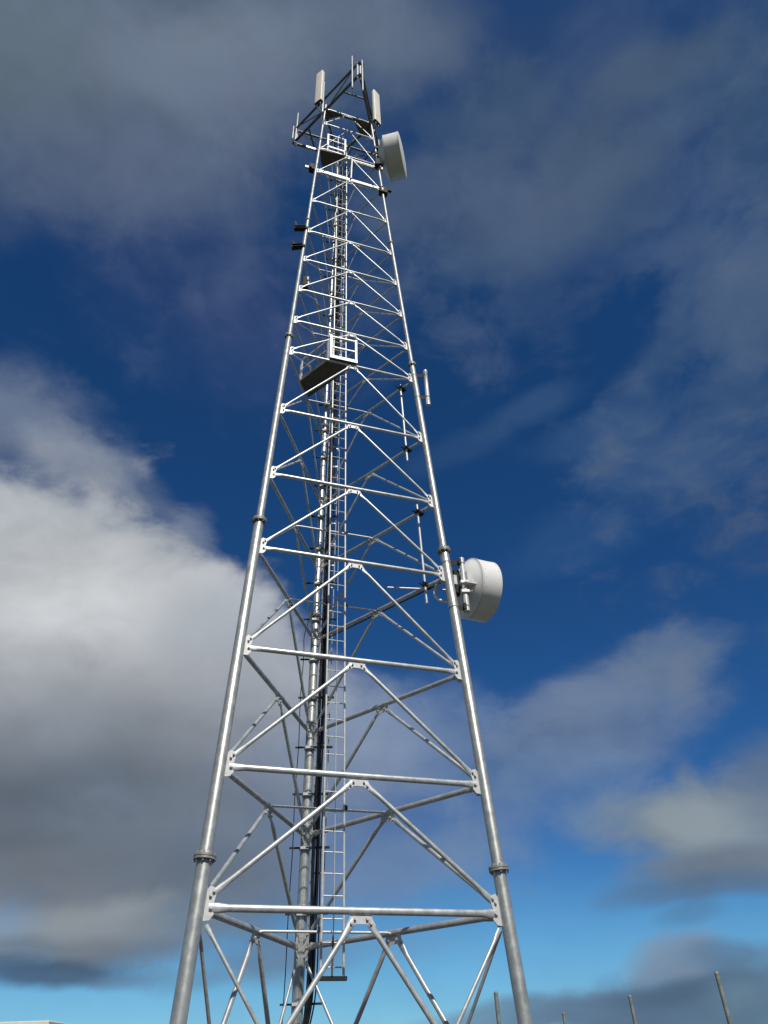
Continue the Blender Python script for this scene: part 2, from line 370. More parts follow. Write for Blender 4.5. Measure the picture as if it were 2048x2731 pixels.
# ------------------------------------------------------------------ mesh helpers (all take world coordinates)
class Shape:
    def __init__(self):
        self.v, self.f = [], []
    def add(self, verts, faces):
        o = len(self.v)
        self.v += [Vector(p) for p in verts]
        self.f += [tuple(i + o for i in f) for f in faces]
        return self
    def loft(self, rings, cap0=True, cap1=True):
        n = len(rings[0])
        vs = [p for r in rings for p in r]
        fs = []
        for k in range(len(rings) - 1):
            a, b = k * n, (k + 1) * n
            for i in range(n):
                j = (i + 1) % n
                fs.append((a + i, a + j, b + j, b + i))
        if cap0:
            fs.append(tuple(reversed(range(n))))
        if cap1:
            fs.append(tuple(range((len(rings) - 1) * n, len(rings) * n)))
        return self.add(vs, fs)
    def tube(self, pts, radii, n=16, caps=True):
        """round tube through points; radii is a number or one per point"""
        pts = [Vector(p) for p in pts]
        if not isinstance(radii, (list, tuple)):
            radii = [radii] * len(pts)
        rings, ref = [], None
        for i, p in enumerate(pts):
            if i == 0: d = pts[1] - p
            elif i == len(pts) - 1: d = p - pts[i - 1]
            else: d = (pts[i + 1] - p).normalized() + (p - pts[i - 1]).normalized()
            if d.length < 1e-9:
                d = pts[i + 1] - pts[i - 1]
            d.normalize()
            if ref is None:
                ref = d.orthogonal().normalized()
            ref = (ref - d * ref.dot(d)).normalized()
            w = d.cross(ref)
            rings.append([p + (ref * math.cos(2 * math.pi * k / n) + w * math.sin(2 * math.pi * k / n)) * radii[i] for k in range(n)])
        return self.loft(rings, caps, caps)
    def bar(self, P, Q, r, nrm, flat=0.22, n=14):
        """tubular brace whose ends are pressed flat in the plane with normal nrm"""
        P, Q, nrm = Vector(P), Vector(Q), Vector(nrm).normalized()
        d = (Q - P); L = d.length; d.normalize()
        w = nrm.cross(d).normalized(); nn = d.cross(w).normalized()
        flat = min(flat, L * 0.2)
        prof = [(0, 1.25, .32), (flat * .5, 1.3, .32), (flat, 1.0, 1.0), (L - flat, 1.0, 1.0), (L - flat * .5, 1.3, .32), (L, 1.25, .32)] if flat else [(0, 1, 1), (L, 1, 1)]
        rings = [[P + d * s + w * (r * a * math.cos(2 * math.pi * k / n)) + nn * (r * b * math.sin(2 * math.pi * k / n)) for k in range(n)] for s, a, b in prof]
        return self.loft(rings)
    def prism(self, poly, nrm, t):
        """flat plate: outline poly (world points), thickness t centred on it"""
        nrm = Vector(nrm).normalized() * (t / 2)
        a = [Vector(p) + nrm for p in poly]; b = [Vector(p) - nrm for p in poly]
        return self.loft([b, a])
    def box(self, c, x, y, z, X=(1, 0, 0), Y=(0, 1, 0), Z=(0, 0, 1), bev=0.0):
        c, X, Y, Z = Vector(c), Vector(X) * (x / 2), Vector(Y) * (y / 2), Vector(Z) * (z / 2)
        if bev <= 0:
            return self.loft([[c - X - Y + k * Z, c + X - Y + k * Z, c + X + Y + k * Z, c - X + Y + k * Z] for k in (-1, 1)])
        bx, by, bz = 1 - 2 * bev / x, 1 - 2 * bev / y, 1 - 2 * bev / z
        def ring(k, s):
            # octagonal section so that the long edges are broken
            sx = 1 if s else bx; sy = 1 if s else by
            pts = [(-bx * sx, -sy), (bx * sx, -sy), (sx, -by * sy), (sx, by * sy), (bx * sx, sy), (-bx * sx, sy), (-sx, by * sy), (-sx, -by * sy)]
            return [c + X * a + Y * b_ + Z * k for a, b_ in pts]
        return self.loft([ring(-1, 0), ring(-bz, 1), ring(bz, 1), ring(1, 0)])
    def lathe(self, base, axis, prof, n=48, cap0=False, cap1=False):
        """profile [(along, radius)] turned about axis"""
        base, axis = Vector(base), Vector(axis).normalized()
        u = axis.orthogonal().normalized(); w = axis.cross(u)
        rings = [[base + axis * a + (u * math.cos(2 * math.pi * k / n) + w * math.sin(2 * math.pi * k / n)) * r for k in range(n)] for a, r in prof]
        return self.loft(rings, cap0, cap1)
    def bolt(self, c, nrm, r=0.016, L=0.06):
        c, nrm = Vector(c), Vector(nrm).normalized()
        return self.lathe(c - nrm * L / 2, nrm, [(0, r), (L, r)], 6, True, True)

def build(name, shape, mat, parent=None, smooth=40):
    """links the shape as ONE mesh object; parent may be a thing or a part"""
    org = parent.matrix_world.translation.copy() if parent else Vector((0, 0, 0))
    me = bpy.data.meshes.new(name)
    me.from_pydata([tuple(p - org) for p in shape.v], [], shape.f)
    bm = bmesh.new(); bm.from_mesh(me)
    bmesh.ops.recalc_face_normals(bm, faces=bm.faces)
    bm.to_mesh(me); bm.free()
    for p in me.polygons:
        p.use_smooth = True
    me.set_sharp_from_angle(angle=R_(smooth))
    me.materials.append(MAT[mat] if isinstance(mat, str) else mat)
    o = bpy.data.objects.new(name, me)
    COL.objects.link(o)
    if parent:
        o.parent = parent
        o.matrix_world = Matrix.Translation(org)
    return o

def thing(name, label, cat, loc=(0, 0, 0), group=None):
    o = bpy.data.objects.new(name, None)
    o.empty_display_size = 0.2
    COL.objects.link(o)
    o.location = loc
    o.matrix_world = Matrix.Translation(Vector(loc))
    tag(o, label, cat, group)
    return o

def tag(o, label, cat, group=None):
    o['label'] = label
    o['category'] = cat
    if group:
        o['group'] = group
    return o

# a mesh built against its parent's origin must keep world placement: parts of parts sit at the same origin
def sub(name, shape, mat, part, smooth=40):
    return build(name, shape, mat, part, smooth)

# ------------------------------------------------------------------ ground
s = Shape().add([(6000 * math.cos(2 * math.pi * k / 64), 6000 * math.sin(2 * math.pi * k / 64), 0) for k in range(64)], [tuple(range(64))])
g = build('ground', s, 'ground')
g['kind'] = 'structure'

# ------------------------------------------------------------------ the lattice tower
PSI = 0.257358
ZK = 21.876
def rad(z):
    return 2.63272 - 0.0594205 * (z - 3.3295) if z < ZK else 2.63272 - 0.0594205 * (ZK - 3.3295) - 0.0563610 * (z - ZK)
def LEG(i, z):
    a = PSI + R_((210, 330, 90)[i]); r = rad(z)
    return Vector((r * math.cos(a), r * math.sin(a), z))
LEVELS = [3.33, 5.23, 7.264, 9.404, 11.322, 13.303, 15.427, 16.725, 18.162, 19.681, 21.275, 23.155, 25.192, 26.976, 29.097, 30.45]
FLANGES = [3.948, 10.033, 16.002, 21.873, 27.6]
LEGR = [0.104, 0.094, 0.073, 0.054, 0.046, 0.041]
TOP = 30.75
def leg_r(z):
    k = sum(1 for f in FLANGES if z >= f)
    return LEGR[k]

tower = thing('lattice_tower', 'tall three legged galvanised steel lattice mast tapering upward into the cloudy sky', 'lattice tower')
legs = []
for i in range(3):
    b = [0.0] + FLANGES + [TOP]
    pts, rr = [], []
    for k in range(len(b) - 1):
        pts += [LEG(i, b[k] + (0.0005 if k else 0)), LEG(i, b[k + 1] - (0.05 if k < len(b) - 2 else 0))]
        rr += [LEGR[k], LEGR[k]]
    leg = build('leg', Shape().tube(pts, rr, 24), 'leg', tower)
    legs.append(leg)
    ax = (LEG(i, 10) - LEG(i, 0)).normalized()
    for k, z in enumerate(FLANGES):
        r = LEGR[k] * 1.5
        P = LEG(i, z)
        fl = Shape()
        th = 0.028 if k < 3 else 0.022
        fl.lathe(P - ax * th * 1.15, ax, [(0, LEGR[k] * 1.005), (0, r), (th, r), (th, LEGR[k])], 28)
        fl.lathe(P + ax * th * 0.15, ax, [(0, LEGR[k]), (0, r), (th, r), (th, LEGR[k + 1] * 1.005)], 28)
        fl.lathe(P + ax * th * 1.15, ax, [(0, LEGR[k + 1] * 1.18), (0.05, LEGR[k + 1] * 1.012)], 20)
        u = ax.orthogonal().normalized(); w = ax.cross(u)
        for q in range(8):
            d = (u * math.cos(q * math.pi / 4) + w * math.sin(q * math.pi / 4)) * (LEGR[k] * 1.28)
            fl.bolt(P + d, ax, 0.012 if k < 3 else 0.008, th * 4.6)
        sub('flange', fl, 'flange', leg)
    ft = Shape().box(LEG(i, 0.02) + Vector((0, 0, 0.005)), 0.55, 0.55, 0.04)
    sub('base_plate', ft, 'flange', leg)

FACES = ((0, 1), (0, 2), (1, 2))
def face_axes(i, j, z):
    A, B = LEG(i, z), LEG(j, z)
    e = (B - A).normalized()
    up = (LEG(i, z + 1) + LEG(j, z + 1) - A - B).normalized()
    n = e.cross(up).normalized()
    if n.dot(Vector(((A + B).x, (A + B).y, 0))) < 0:
        n = -n
    return e, up, n
def bar_r(k):
    return [0.050, 0.047, 0.044, 0.040, 0.037, 0.034, 0.030, 0.028, 0.027, 0.026, 0.025, 0.024, 0.024, 0.024, 0.022, 0.022][k]
def plate_s(k):
    return max(0.5, 1.0 - 0.045 * k)

def leg_gusset(i, j, k):
    """plate welded to leg i in the plane of face i-j, taking the horizontal and the diagonal from above"""
    z = LEVELS[k]; s_ = plate_s(k)
    e, up, n = face_axes(min(i, j), max(i, j), z)
    d = (LEG(j, z) - LEG(i, z)).normalized()
    la = (LEG(i, z + 1) - LEG(i, z)).normalized()
    P = LEG(i, z); r = leg_r(z)
    def q(a, b):
        return P + d * (r * 0.8 + a * s_) + la * (b * s_)
    sh = Shape().prism([q(0, -.16), q(.1, -.15), q(.15, -.08), q(.13, .05), q(.15, .17), q(.115, .25), q(.05, .27), q(0, .2)], n, 0.016)
    for a, b in ((.1, 0.0), (.075, .15), (.11, .205)):
        sh.bolt(q(a, b), n, 0.019 * s_ + .002, 0.085)
    return sh

for (i, j) in FACES:
    for k, z in enumerate(LEVELS):
        e, up, n = face_axes(i, j, z)
        A, B = LEG(i, z), LEG(j, z)
        s_ = plate_s(k); r = leg_r(z); br = bar_r(k)
        hb = build('horizontal_brace', Shape().bar(A + e * (r + .05 * s_), B - e * (r + .05 * s_), br, n, 0.26 * s_), 'brace', tower)
        Mm = (A + B) / 2
        def q(a, b_):
            return Mm + e * (a * s_) + up * (b_ * s_)
        ap = Shape().prism([q(-.15, -.02), q(.15, -.02), q(.17, -.1), q(.22, -.18), q(.165, -.225), q(.08, -.165), q(-.08, -.165), q(-.165, -.225), q(-.22, -.18), q(-.17, -.1)], n, 0.016)
        if k > 0 or True:
            for a, b_ in ((.09, -.1), (.145, -.155)):
                for sg in (-1, 1):
                    ap.bolt(q(sg * a, b_), n, 0.018 * s_ + .002, 0.08)
        ap = sub('apex_plate', ap, 'plate', hb)
        sub('bolted_gusset', leg_gusset(i, j, k), 'plate', legs[i])
        sub('bolted_gusset', leg_gusset(j, i, k), 'plate', legs[j])
        # diagonals run from this apex down to the legs at the level below
        zb = LEVELS[k - 1] if k else 0.15
        sb = plate_s(max(k - 1, 0))
        dr = br * 0.76
        for (L_, sg) in ((i, -1), (j, 1)):
            la = (LEG(L_, zb + 1) - LEG(L_, zb)).normalized()
            din = e if L_ == i else -e
            end = LEG(L_, zb) + din * (leg_r(zb) * .8 + .1 * sb) + la * (.17 * sb)
            build('diagonal_brace', Shape().bar(q(sg * .1, -.11), end, dr, n, 0.3 * s_), 'brace', tower)
            if k == 0:
                # redundant strut from the leg to the middle of the bottom diagonal
                foot = (q(sg * .1, -.11) + end) / 2
                st = LEG(L_, z) + din * (leg_r(z) * .8 + .06) - up * .2
                build('redundant_strut', Shape().bar(st, foot, 0.026, n, 0.2), 'brace', tower)

# plan braces: thin bars across the inside, from the middle of one face to the middle of the next, carrying the ladder
for k in (0, 1, 3, 4, 6, 8, 10, 11, 13):
    z = LEVELS[k]
    a, b_ = (LEG(0, z) + LEG(2, z)) / 2, (LEG(1, z) + LEG(2, z)) / 2
    d = (b_ - a).normalized(); hk = Vector((0, 0, -0.05)); back = Vector((d.y, -d.x, 0)) * -0.09
    build('plan_brace', Shape().tube([a + hk, a + d * .02 + hk * .3, a + d * .1, a + d * .4, b_ - d * .4, b_ - d * .1, b_ - d * .02 + hk * .3, b_ + hk], 0.021 if k < 6 else 0.017, 10), 'ladder', tower)

# cable brackets on the back leg
zc = [1.4, 2.48, 3.86, 4.99, 5.99, 6.93, 8.01, 8.9] + [9.9 + 0.98 * q for q in range(20)]
for z in zc:
    P = LEG(2, z); r = leg_r(z)
    ax = (LEG(2, z + 1) - P).normalized()
    br = build('cable_bracket', Shape().box(P + Vector((0.21 + r * .5, -r - .02, 0)), 0.46, 0.05, 0.035).box(P + Vector((-0.15 - r * .5, -r - .012, 0.0)), 0.2, 0.035, 0.03), 'darksteel', tower)
    sub('collar', Shape().lathe(P - ax * .022, ax, [(0, r), (0, r + .022), (.044, r + .022), (.044, r)], 20).box(P + Vector((0, -r - .03, .0)), r * 1.7, .028, .05), 'plate', br)

# ------------------------------------------------------------------ access ladder
def lad(z, side):
    t = (z - 3.33) / (25.19 - 3.33)
    if side < 0:
        return Vector((-0.25, 0.61 + (0.28 - 0.61) * t - 0.06, z))
    return Vector((0.112 + (0.085 - 0.112) * t, 0.71 + (0.37 - 0.71) * t - 0.06, z))
lz0, lz1 = 2.72, 29.6
ladder = thing('access_ladder', 'narrow galvanised climbing ladder rising inside the lattice mast in front of the back leg', 'ladder', (0, 0.6, lz0))
for sd_ in (-1, 1):
    build('side_rail', Shape().tube([lad(lz0, sd_), lad(16, sd_), lad(lz1 + (0.5 if sd_ < 0 else 0), sd_)], 0.0215, 12), 'ladder', ladder)
z = lz0 + 0.12
while z < lz1:
    build('rung', Shape().tube([lad(z, -1), lad(z, 1)], 0.0105, 8), 'ladder', ladder)
    z += 0.335
for z in (3.36, 5.26, 9.43, 11.35, 15.46, 18.19, 21.3):
    for sd_ in (-1, 1):
        build('rail_clamp', Shape().box(lad(z, sd_) + Vector((0.03 * sd_, .03, 0)), .06, .09, .07), 'darksteel', ladder)
mid0 = (lad(3.6, -1) + lad(3.6, 1)) / 2 + Vector((0.02, -.09, 0)); mid1 = (lad(lz1, -1) + lad(lz1, 1)) / 2 + Vector((0.02, -.09, .5))
build('fall_arrest_wire', Shape().tube([mid0, mid1], 0.006, 6), 'rail', ladder)
b0 = (lad(lz0, -1) + lad(lz0, 1)) / 2
dl = (lad(lz0, 1) - lad(lz0, -1)).normalized()
build('foot_bar', Shape().box(b0 + Vector((0, 0, -.03)), 0.47, 0.09, 0.06, dl, Vector((-dl.y, dl.x, 0))), 'darksteel', ladder)
build('wire_tensioner', Shape().tube([b0 + Vector((-.0, -.05, 0)), b0 + Vector((0.01, -.06, .55))], .016, 8).tube([b0 + Vector((0.01, -.06, .45)), mid0], .01, 8), 'frame', ladder)

# ------------------------------------------------------------------ feeder cables up the back leg
def smooth_path(pts, per=5):
    pts = [Vector(p) for p in pts]
    out = []
    for i in range(len(pts) - 1):
        p0 = pts[max(i - 1, 0)]; p1 = pts[i]; p2 = pts[i + 1]; p3 = pts[min(i + 2, len(pts) - 1)]
        for s_ in range(per):
            t = s_ / per
            out.append(0.5 * ((2 * p1) + (p2 - p0) * t + (2 * p0 - 5 * p1 + 4 * p2 - p3) * t * t + (3 * p1 - p0 - 3 * p2 + p3) * t ** 3))
    out.append(pts[-1])
    return out
NC = 8
for c in range(NC):
    ox = 0.165 + 0.04 * (c % 5) + (0.02 if c >= 5 else 0)
    oy = -0.15 - (0.04 if c >= 5 else 0.0)
    rc = (0.0145, 0.011, 0.015, 0.0095, 0.0135)[c % 5]
    ztop = 28.6 - 0.35 * (c % 4)
    pts = [Vector((-1.05 + 0.05 * c, 1.9, 0.02)), Vector((-0.78 + .04 * c, 2.25, 0.55)), LEG(2, 1.5) + Vector((ox * .3 - .02, oy, 0)), LEG(2, 1.9) + Vector((ox * .5, oy - .02, 0)), LEG(2, 2.3) + Vector((ox * .82, oy - .02, 0))]
    zz = 2.75
    while zz < ztop:
        wob = 0.008 * math.sin(zz * 2.1 + c * 1.7)
        pts.append(LEG(2, zz) + Vector((ox + wob, oy + wob * .6, 0)))
        zz += 1.0
    tip = LEG(2, ztop)
    pts.append(tip + Vector((ox, oy, .2)))
    pts.append(Vector((-0.25 + 0.1 * c, 0.35 - 0.12 * (c % 3), ztop + 0.85)))
    cb = build('feeder_cable', Shape().tube(smooth_path(pts, 3), rc, 8), 'cable')
    tag(cb, 'black feeder cable in the bundle clamped to the right of the back leg', 'cable', 'feeder cables in the bundle beside the back leg')
pts = [LEG(2, zz) + Vector((-0.24 + .012 * math.sin(zz * 3), -0.1, 0)) for zz in [0.0, 1.0, 2, 3, 4, 5, 6, 7, 8, 9, 9.5]] + [LEG(2, 10) + Vector((-.1, -.14, 0)), LEG(2, 10.4) + Vector((.12, -.17, 0))]
tag(build('earth_cable', Shape().tube(smooth_path(pts, 3), 0.009, 8), 'cable'), 'single thin black cable running up the left side of the back leg', 'cable')

tray = thing('cable_tray', 'slim galvanised cable tray behind the black feeder cables right of the back leg', 'cable tray', tuple(LEG(2, 3.0)))
def tr(z, dx):
    return LEG(2, z) + Vector((dx, -.115, 0))
for dx in (.135, .4):
    build('tray_rail', Shape().tube([tr(3.0, dx), tr(16, dx), tr(28.8, dx)], .013, 8), 'brace', tray)
z = 3.3
while z < 28.7:
    build('tray_rung', Shape().box((tr(z, .135) + tr(z, .4)) / 2, .27, .02, .03), 'brace', tray)
    z += .62

# ------------------------------------------------------------------ work platforms
def rail_panel(pf, P, Q, hgt, toe=0.1, name='guard_rail', mat='rail', posts=True, rads=0.02):
    P, Q = Vector(P), Vector(Q); d = (Q - P).normalized(); Z = Vector((0, 0, 1)); nn = d.cross(Z)
    if posts:
        for X in (P, Q):
            build('rail_post', Shape().box(X + Z * hgt / 2, 0.055, 0.045, hgt, d, nn, Z).bolt(X + Z * hgt * .5 , nn, .016, .07).bolt(X + Z * .06, nn, .016, .07), mat, pf)
    for hh in (hgt - .025, hgt * .52):
        build(name, Shape().box((P + Q) / 2 + Z * hh + nn * .012, (Q - P).length, 0.028, 0.036, d, nn, Z), mat, pf)
    if toe:
        build('toe_board', Shape().box((P + Q) / 2 + Z * (toe / 2) - nn * .03, (Q - P).length + .06, 0.012, toe, d, nn, Z), mat, pf)

zf = 15.48
P1, P2, P3, P4 = (Vector(p) for p in ((0.36, -0.96, zf), (-0.29, -1.12, zf), (-1.08, -0.35, zf), (-0.88, 0.2, zf)))
wp = thing('work_platform', 'dark floored rest platform with white guard rails midway up inside the mast', 'platform', tuple((P1 + P3) / 2))
build('floor_plate', Shape().prism([P1, P2, P3, P4], (0, 0, 1), 0.05), 'floor', wp)
edge = Shape()
for X, Y in ((P2, P3),):
    d = (Y - X).normalized()
    edge.box((X + Y) / 2 + Vector((0, 0, .04)) - d.cross(Vector((0, 0, 1))) * 0.0, (Y - X).length, 0.014, 0.13, d, d.cross(Vector((0, 0, 1))))
build('edge_trim', edge, 'frame', wp)
rail_panel(wp, P1 + Vector((-.02, .0, -.02)), P2 + Vector((.0, .0, -.02)), 0.9)
d = (P3 - P2).normalized()
rail_panel(wp, P2 + d * .1, P3 - d * .02, 0.82, 0, mat='rail')

zf = 26.86
Q1, Q2, Q3, Q4, Q5 = (Vector(p) for p in ((0.06, -0.70, zf), (-0.86, -0.88, zf), (-0.84, -0.52, zf), (-0.76, -0.18, zf), (-0.05, -0.58, zf)))
up_ = thing('work_platform', 'dark floored upper rest platform with low guard rail just beneath the antenna frame', 'platform', tuple((Q1 + Q4) / 2))
build('floor_plate', Shape().prism([Q1, Q2, Q3, Q4, Q5], (0, 0, 1), 0.06), 'floor', up_)
rail_panel(up_, (-0.59, -0.83, 27.25), (0.02, -0.66, 27.25), 0.86, 0.09)
for X in ((-0.59, -0.81), (0.0, -0.68)):
    build('rail_foot', Shape().box((X[0], X[1], 27.07), .04, .04, .36), 'rail', up_)
build('guard_rail', Shape().tube([(-0.59, -0.81, 28.08), (-0.78, -0.3, 28.05)], 0.02, 8), 'rail', up_)
build('guard_rail', Shape().tube([(-0.59, -0.81, 27.7), (-0.78, -0.3, 27.68)], 0.02, 8), 'rail', up_)

# ------------------------------------------------------------------ heavy beams across the front, below the head
e01, u01, n01 = face_axes(0, 1, 27)
def channel(sh, P, Q, hgt, dep, nrm):
    """C section beam: web and two flanges"""
    P, Q, nrm = Vector(P), Vector(Q), Vector(nrm).normalized(); d = (Q - P); L = d.length; d.normalize(); Z = d.cross(nrm).normalized()
    if Z.z < 0: Z = -Z
    c = (P + Q) / 2
    sh.box(c, L, .012, hgt, d, nrm, Z)
    for sg in (-1, 1):
        sh.box(c + Z * sg * (hgt / 2 - .006) - nrm * (dep / 2 + .006), L, dep, .012, d, nrm, Z)
    return sh
def front(z, f, off=0.0):
    """point on the front face at height z; f measured in metres from the left leg"""
    A = LEG(0, z); return A + e01 * f + n01 * off
bm1 = thing('support_beam', 'pale steel channel beam crossing the front of the mast beside the upper platform', 'beam', tuple(front(26.93, 0)))
build('channel', channel(Shape(), front(26.93, .02, -.06), front(26.93, 2.1, -.06), 0.13, 0.07, n01), 'brace', bm1)
build('channel', channel(Shape(), front(26.93, -.45, -.06), front(26.93, -.12, -.06), 0.11, 0.07, n01), 'brace', bm1)
bm2 = thing('support_beam', 'pale steel channel beam crossing the front of the mast below the upper platform, sticking out left', 'beam', tuple(front(25.52, 0)))
build('channel', channel(Shape(), front(25.52, -.36, -.09), front(25.5, 2.2, -.09), 0.1, 0.07, n01), 'brace', bm2)
build('clamp', Shape().box(front(25.42, -.14, -.06), .16, .18, .32, e01, n01).box(front(25.3, -.2, .02), .1, .1, .1, e01, n01), 'darksteel', bm2)
hang = front(26.2, 1.18, .03)
build('hanger_post', Shape().tube([front(26.98, 1.2, -.03), front(25.45, 1.22, -.03)], .035, 12), 'pipe', bm2)

# ------------------------------------------------------------------ triangular antenna frame at the head
ZL, ZU = 30.32, 31.45
A_, B_, C_ = (LEG(i, 30.5) for i in range(3))
def hv(k, z):
    v = (A_ + B_ - C_, A_ + C_ - B_, B_ + C_ - A_)[k].copy(); v.z = z; return v
hf = thing('antenna_frame', 'dark triangular two tier steel headframe overhanging the top of the mast', 'antenna frame', (0, 0, ZL))
for zz, rr in ((ZL, 0.052), (ZU, 0.045)):
    for (a, b_) in ((0, 1), (1, 2), (2, 0)):
        P, Q = hv(a, zz), hv(b_, zz); d = (Q - P).normalized()
        build('frame_rail', Shape().tube([P - d * .03, Q + d * .03], rr, 10), 'frame', hf)
for (a, b_) in ((0, 1), (1, 2), (2, 0)):
    P, Q = hv(a, ZL), hv(b_, ZL); Pu, Qu = hv(a, ZU), hv(b_, ZU)
    for f0, f1 in ((.06, .48), (.94, .52)):
        build('web_strut', Shape().tube([Pu.lerp(Qu, f0), P.lerp(Q, f1)], 0.022, 8), 'frame', hf)
    for f in (0.03, 0.97):
        build('corner_post', Shape().tube([P.lerp(Q, f) - Vector((0, 0, .12)), Pu.lerp(Qu, f) + Vector((0, 0, .12))], 0.035, 10), 'whip', hf)
for a in range(3):
    b_, c = (a + 1) % 3, (a + 2) % 3
    for f in (0.24,):
        build('cross_tie', Shape().tube([hv(a, ZL).lerp(hv(b_, ZL), f), hv(a, ZL).lerp(hv(c, ZL), f)], 0.034, 8), 'frame', hf)
# triangular ties between leg tops and dark corner floor plates with an opening in the middle
for (a, b_) in FACES:
    P, Q = LEG(a, ZL - .06), LEG(b_, ZL - .06)
    build('leg_tie', Shape().tube([P, Q], .05, 10), 'frame', hf)
zp = ZL - 0.12
build('floor_plate', Shape().prism([(-0.86, -0.86, zp), (-0.2, -0.69, zp), (-0.2, -.6, zp), (-0.3, -.56, zp), (-0.62, -.47, zp), (-0.8, -0.44, zp)], (0, 0, 1), .03), 'floor', hf)
build('floor_plate', Shape().prism([(0.3, -0.56, zp), (1.02, -0.37, zp), (1.02, 0.1, zp), (0.62, 0.06, zp), (0.5, -.12, zp), (0.42, -.3, zp), (0.34, -.45, zp)], (0, 0, 1), .03), 'floor', hf)

# ------------------------------------------------------------------ whip antennas on the headframe
def whip(P, z0, z1, label, r=0.028, grp='slim whip antennas on the headframe corners'):
    t = thing('whip_antenna', label, 'antenna', (P[0], P[1], z0), grp)
    x, y = P
    build('radome_tube', Shape().tube([(x, y, z0 + .12), (x, y, z0 + (z1 - z0) * .55), (x, y, z1 - .03), (x, y, z1)], [r, r, r * .85, r * .4], 12), 'whip', t)
    build('base_ferrule', Shape().tube([(x, y, z0), (x, y, z0 + .13)], r * .9, 12), 'dark', t)
    for zz in (ZL, ZU):
        if z0 < zz < z1:
            build('clamp', Shape().box((x, y + .05, zz), r * 3.4, .12, .07), 'darksteel', t)
    return t
whip((0.255, -1.97), 29.2, 32.15, 'left one of the two pale whip antennas at the front corner of the headframe')
whip((0.63, -1.99), 28.93, 31.75, 'right one of the two pale whip antennas at the front corner of the headframe')
whip((-1.935, 0.5), 30.05, 32.9, 'long pale whip antenna at the far left corner of the headframe')
whip((-2.06, 0.5), 30.5, 31.7, 'short pale whip antenna at the far left corner of the headframe')
whip((1.45, 1.40), 31.3, 32.8, 'pale whip antenna behind the upper drum dish')

# ------------------------------------------------------------------ panel antennas
def panel(N, Lc, Rc, z0, z1, pole, label):
    """N near corner, Lc/Rc the two neighbouring corners (xy)"""
    N, Lc, Rc = (Vector((p[0], p[1], 0)) for p in (N, Lc, Rc))
    X, Y = (Lc - N), (Rc - N)
    w, dp = X.length, Y.length
    X.normalize(); Y = (Y - X * Y.dot(X)).normalized()
    c = N + X * w / 2 + Y * dp / 2; c.z = (z0 + z1) / 2
    t = thing('panel_antenna', label, 'panel antenna', (c.x, c.y, z0), 'panel antennas on the headframe')
    # rounded section, shell closed by dark end cap below
    n, pr = 20, []
    for k in range(n):
        a = 2 * math.pi * k / n
        ca, sa = math.cos(a), math.sin(a)
        pr.append((math.copysign(abs(ca) ** .35, ca) * w / 2, math.copysign(abs(sa) ** .35, sa) * dp / 2))
    rings = [[Vector((c.x, c.y, 0)) + X * (x * s_) + Y * (y * s_) + Vector((0, 0, zz)) for x, y in pr] for zz, s_ in ((z0 + .03, 1), (z1 - .05, 1), (z1 - .015, .95), (z1, .8))]
    build('radome', Shape().loft(rings), 'panel', t, 50)
    rings = [[Vector((c.x, c.y, 0)) + X * (x * s_) + Y * (y * s_) + Vector((0, 0, zz)) for x, y in pr] for zz, s_ in ((z0, .9), (z0 + .029, .97))]
    build('end_cap', Shape().loft(rings), 'dark', t)
    for q in (-.22, .22):
        p = Vector((c.x, c.y, z0)) + X * (w * q)
        cn = build('connector', Shape().tube([p + Vector((0, 0, .005)), p - Vector((0, 0, .12))], .018, 8), 'rail', t)
        e_ = Vector((pole[0], pole[1], z0 - .9))
        build('jumper_lead', Shape().tube(smooth_path([p - Vector((0, 0, .1)), p - Vector((0, 0, .3)), (p + e_) / 2 - Vector((0, 0, .05)), e_ + Vector((.04 * (1 if q > 0 else -1), 0, .1)), e_ + Vector((.04 * (1 if q > 0 else -1), .03, -.5))], 4), .011, 8), 'cable', t)
    px = Vector((pole[0], pole[1], 0))
    mp = build('mount_pipe', Shape().tube([px + Vector((0, 0, z0 - .45)), px + Vector((0, 0, z1 - .5))], .035, 12), 'pipe', t)
    for zz in (z0 + .3, z1 - .65):
        pc = Vector((c.x, c.y, zz)); d = (Vector((pole[0], pole[1], zz)) - pc)
        build('tilt_bracket', Shape().box(pc + d * .55, d.length, .06, .08, d.normalized(), d.normalized().cross(Vector((0, 0, 1)))), 'darksteel', t)
    return t
panel((-0.905, -1.16), (-1.175, -0.95), (-0.80, -1.03), 30.27, 33.0, (-0.84, -0.86), 'pale panel antenna facing left above the left leg of the mast')
panel((1.165, -0.53), (1.42, -0.28), (1.06, -0.43), 30.27, 33.0, (1.12, -0.22), 'pale panel antenna facing right above the right leg of the mast')

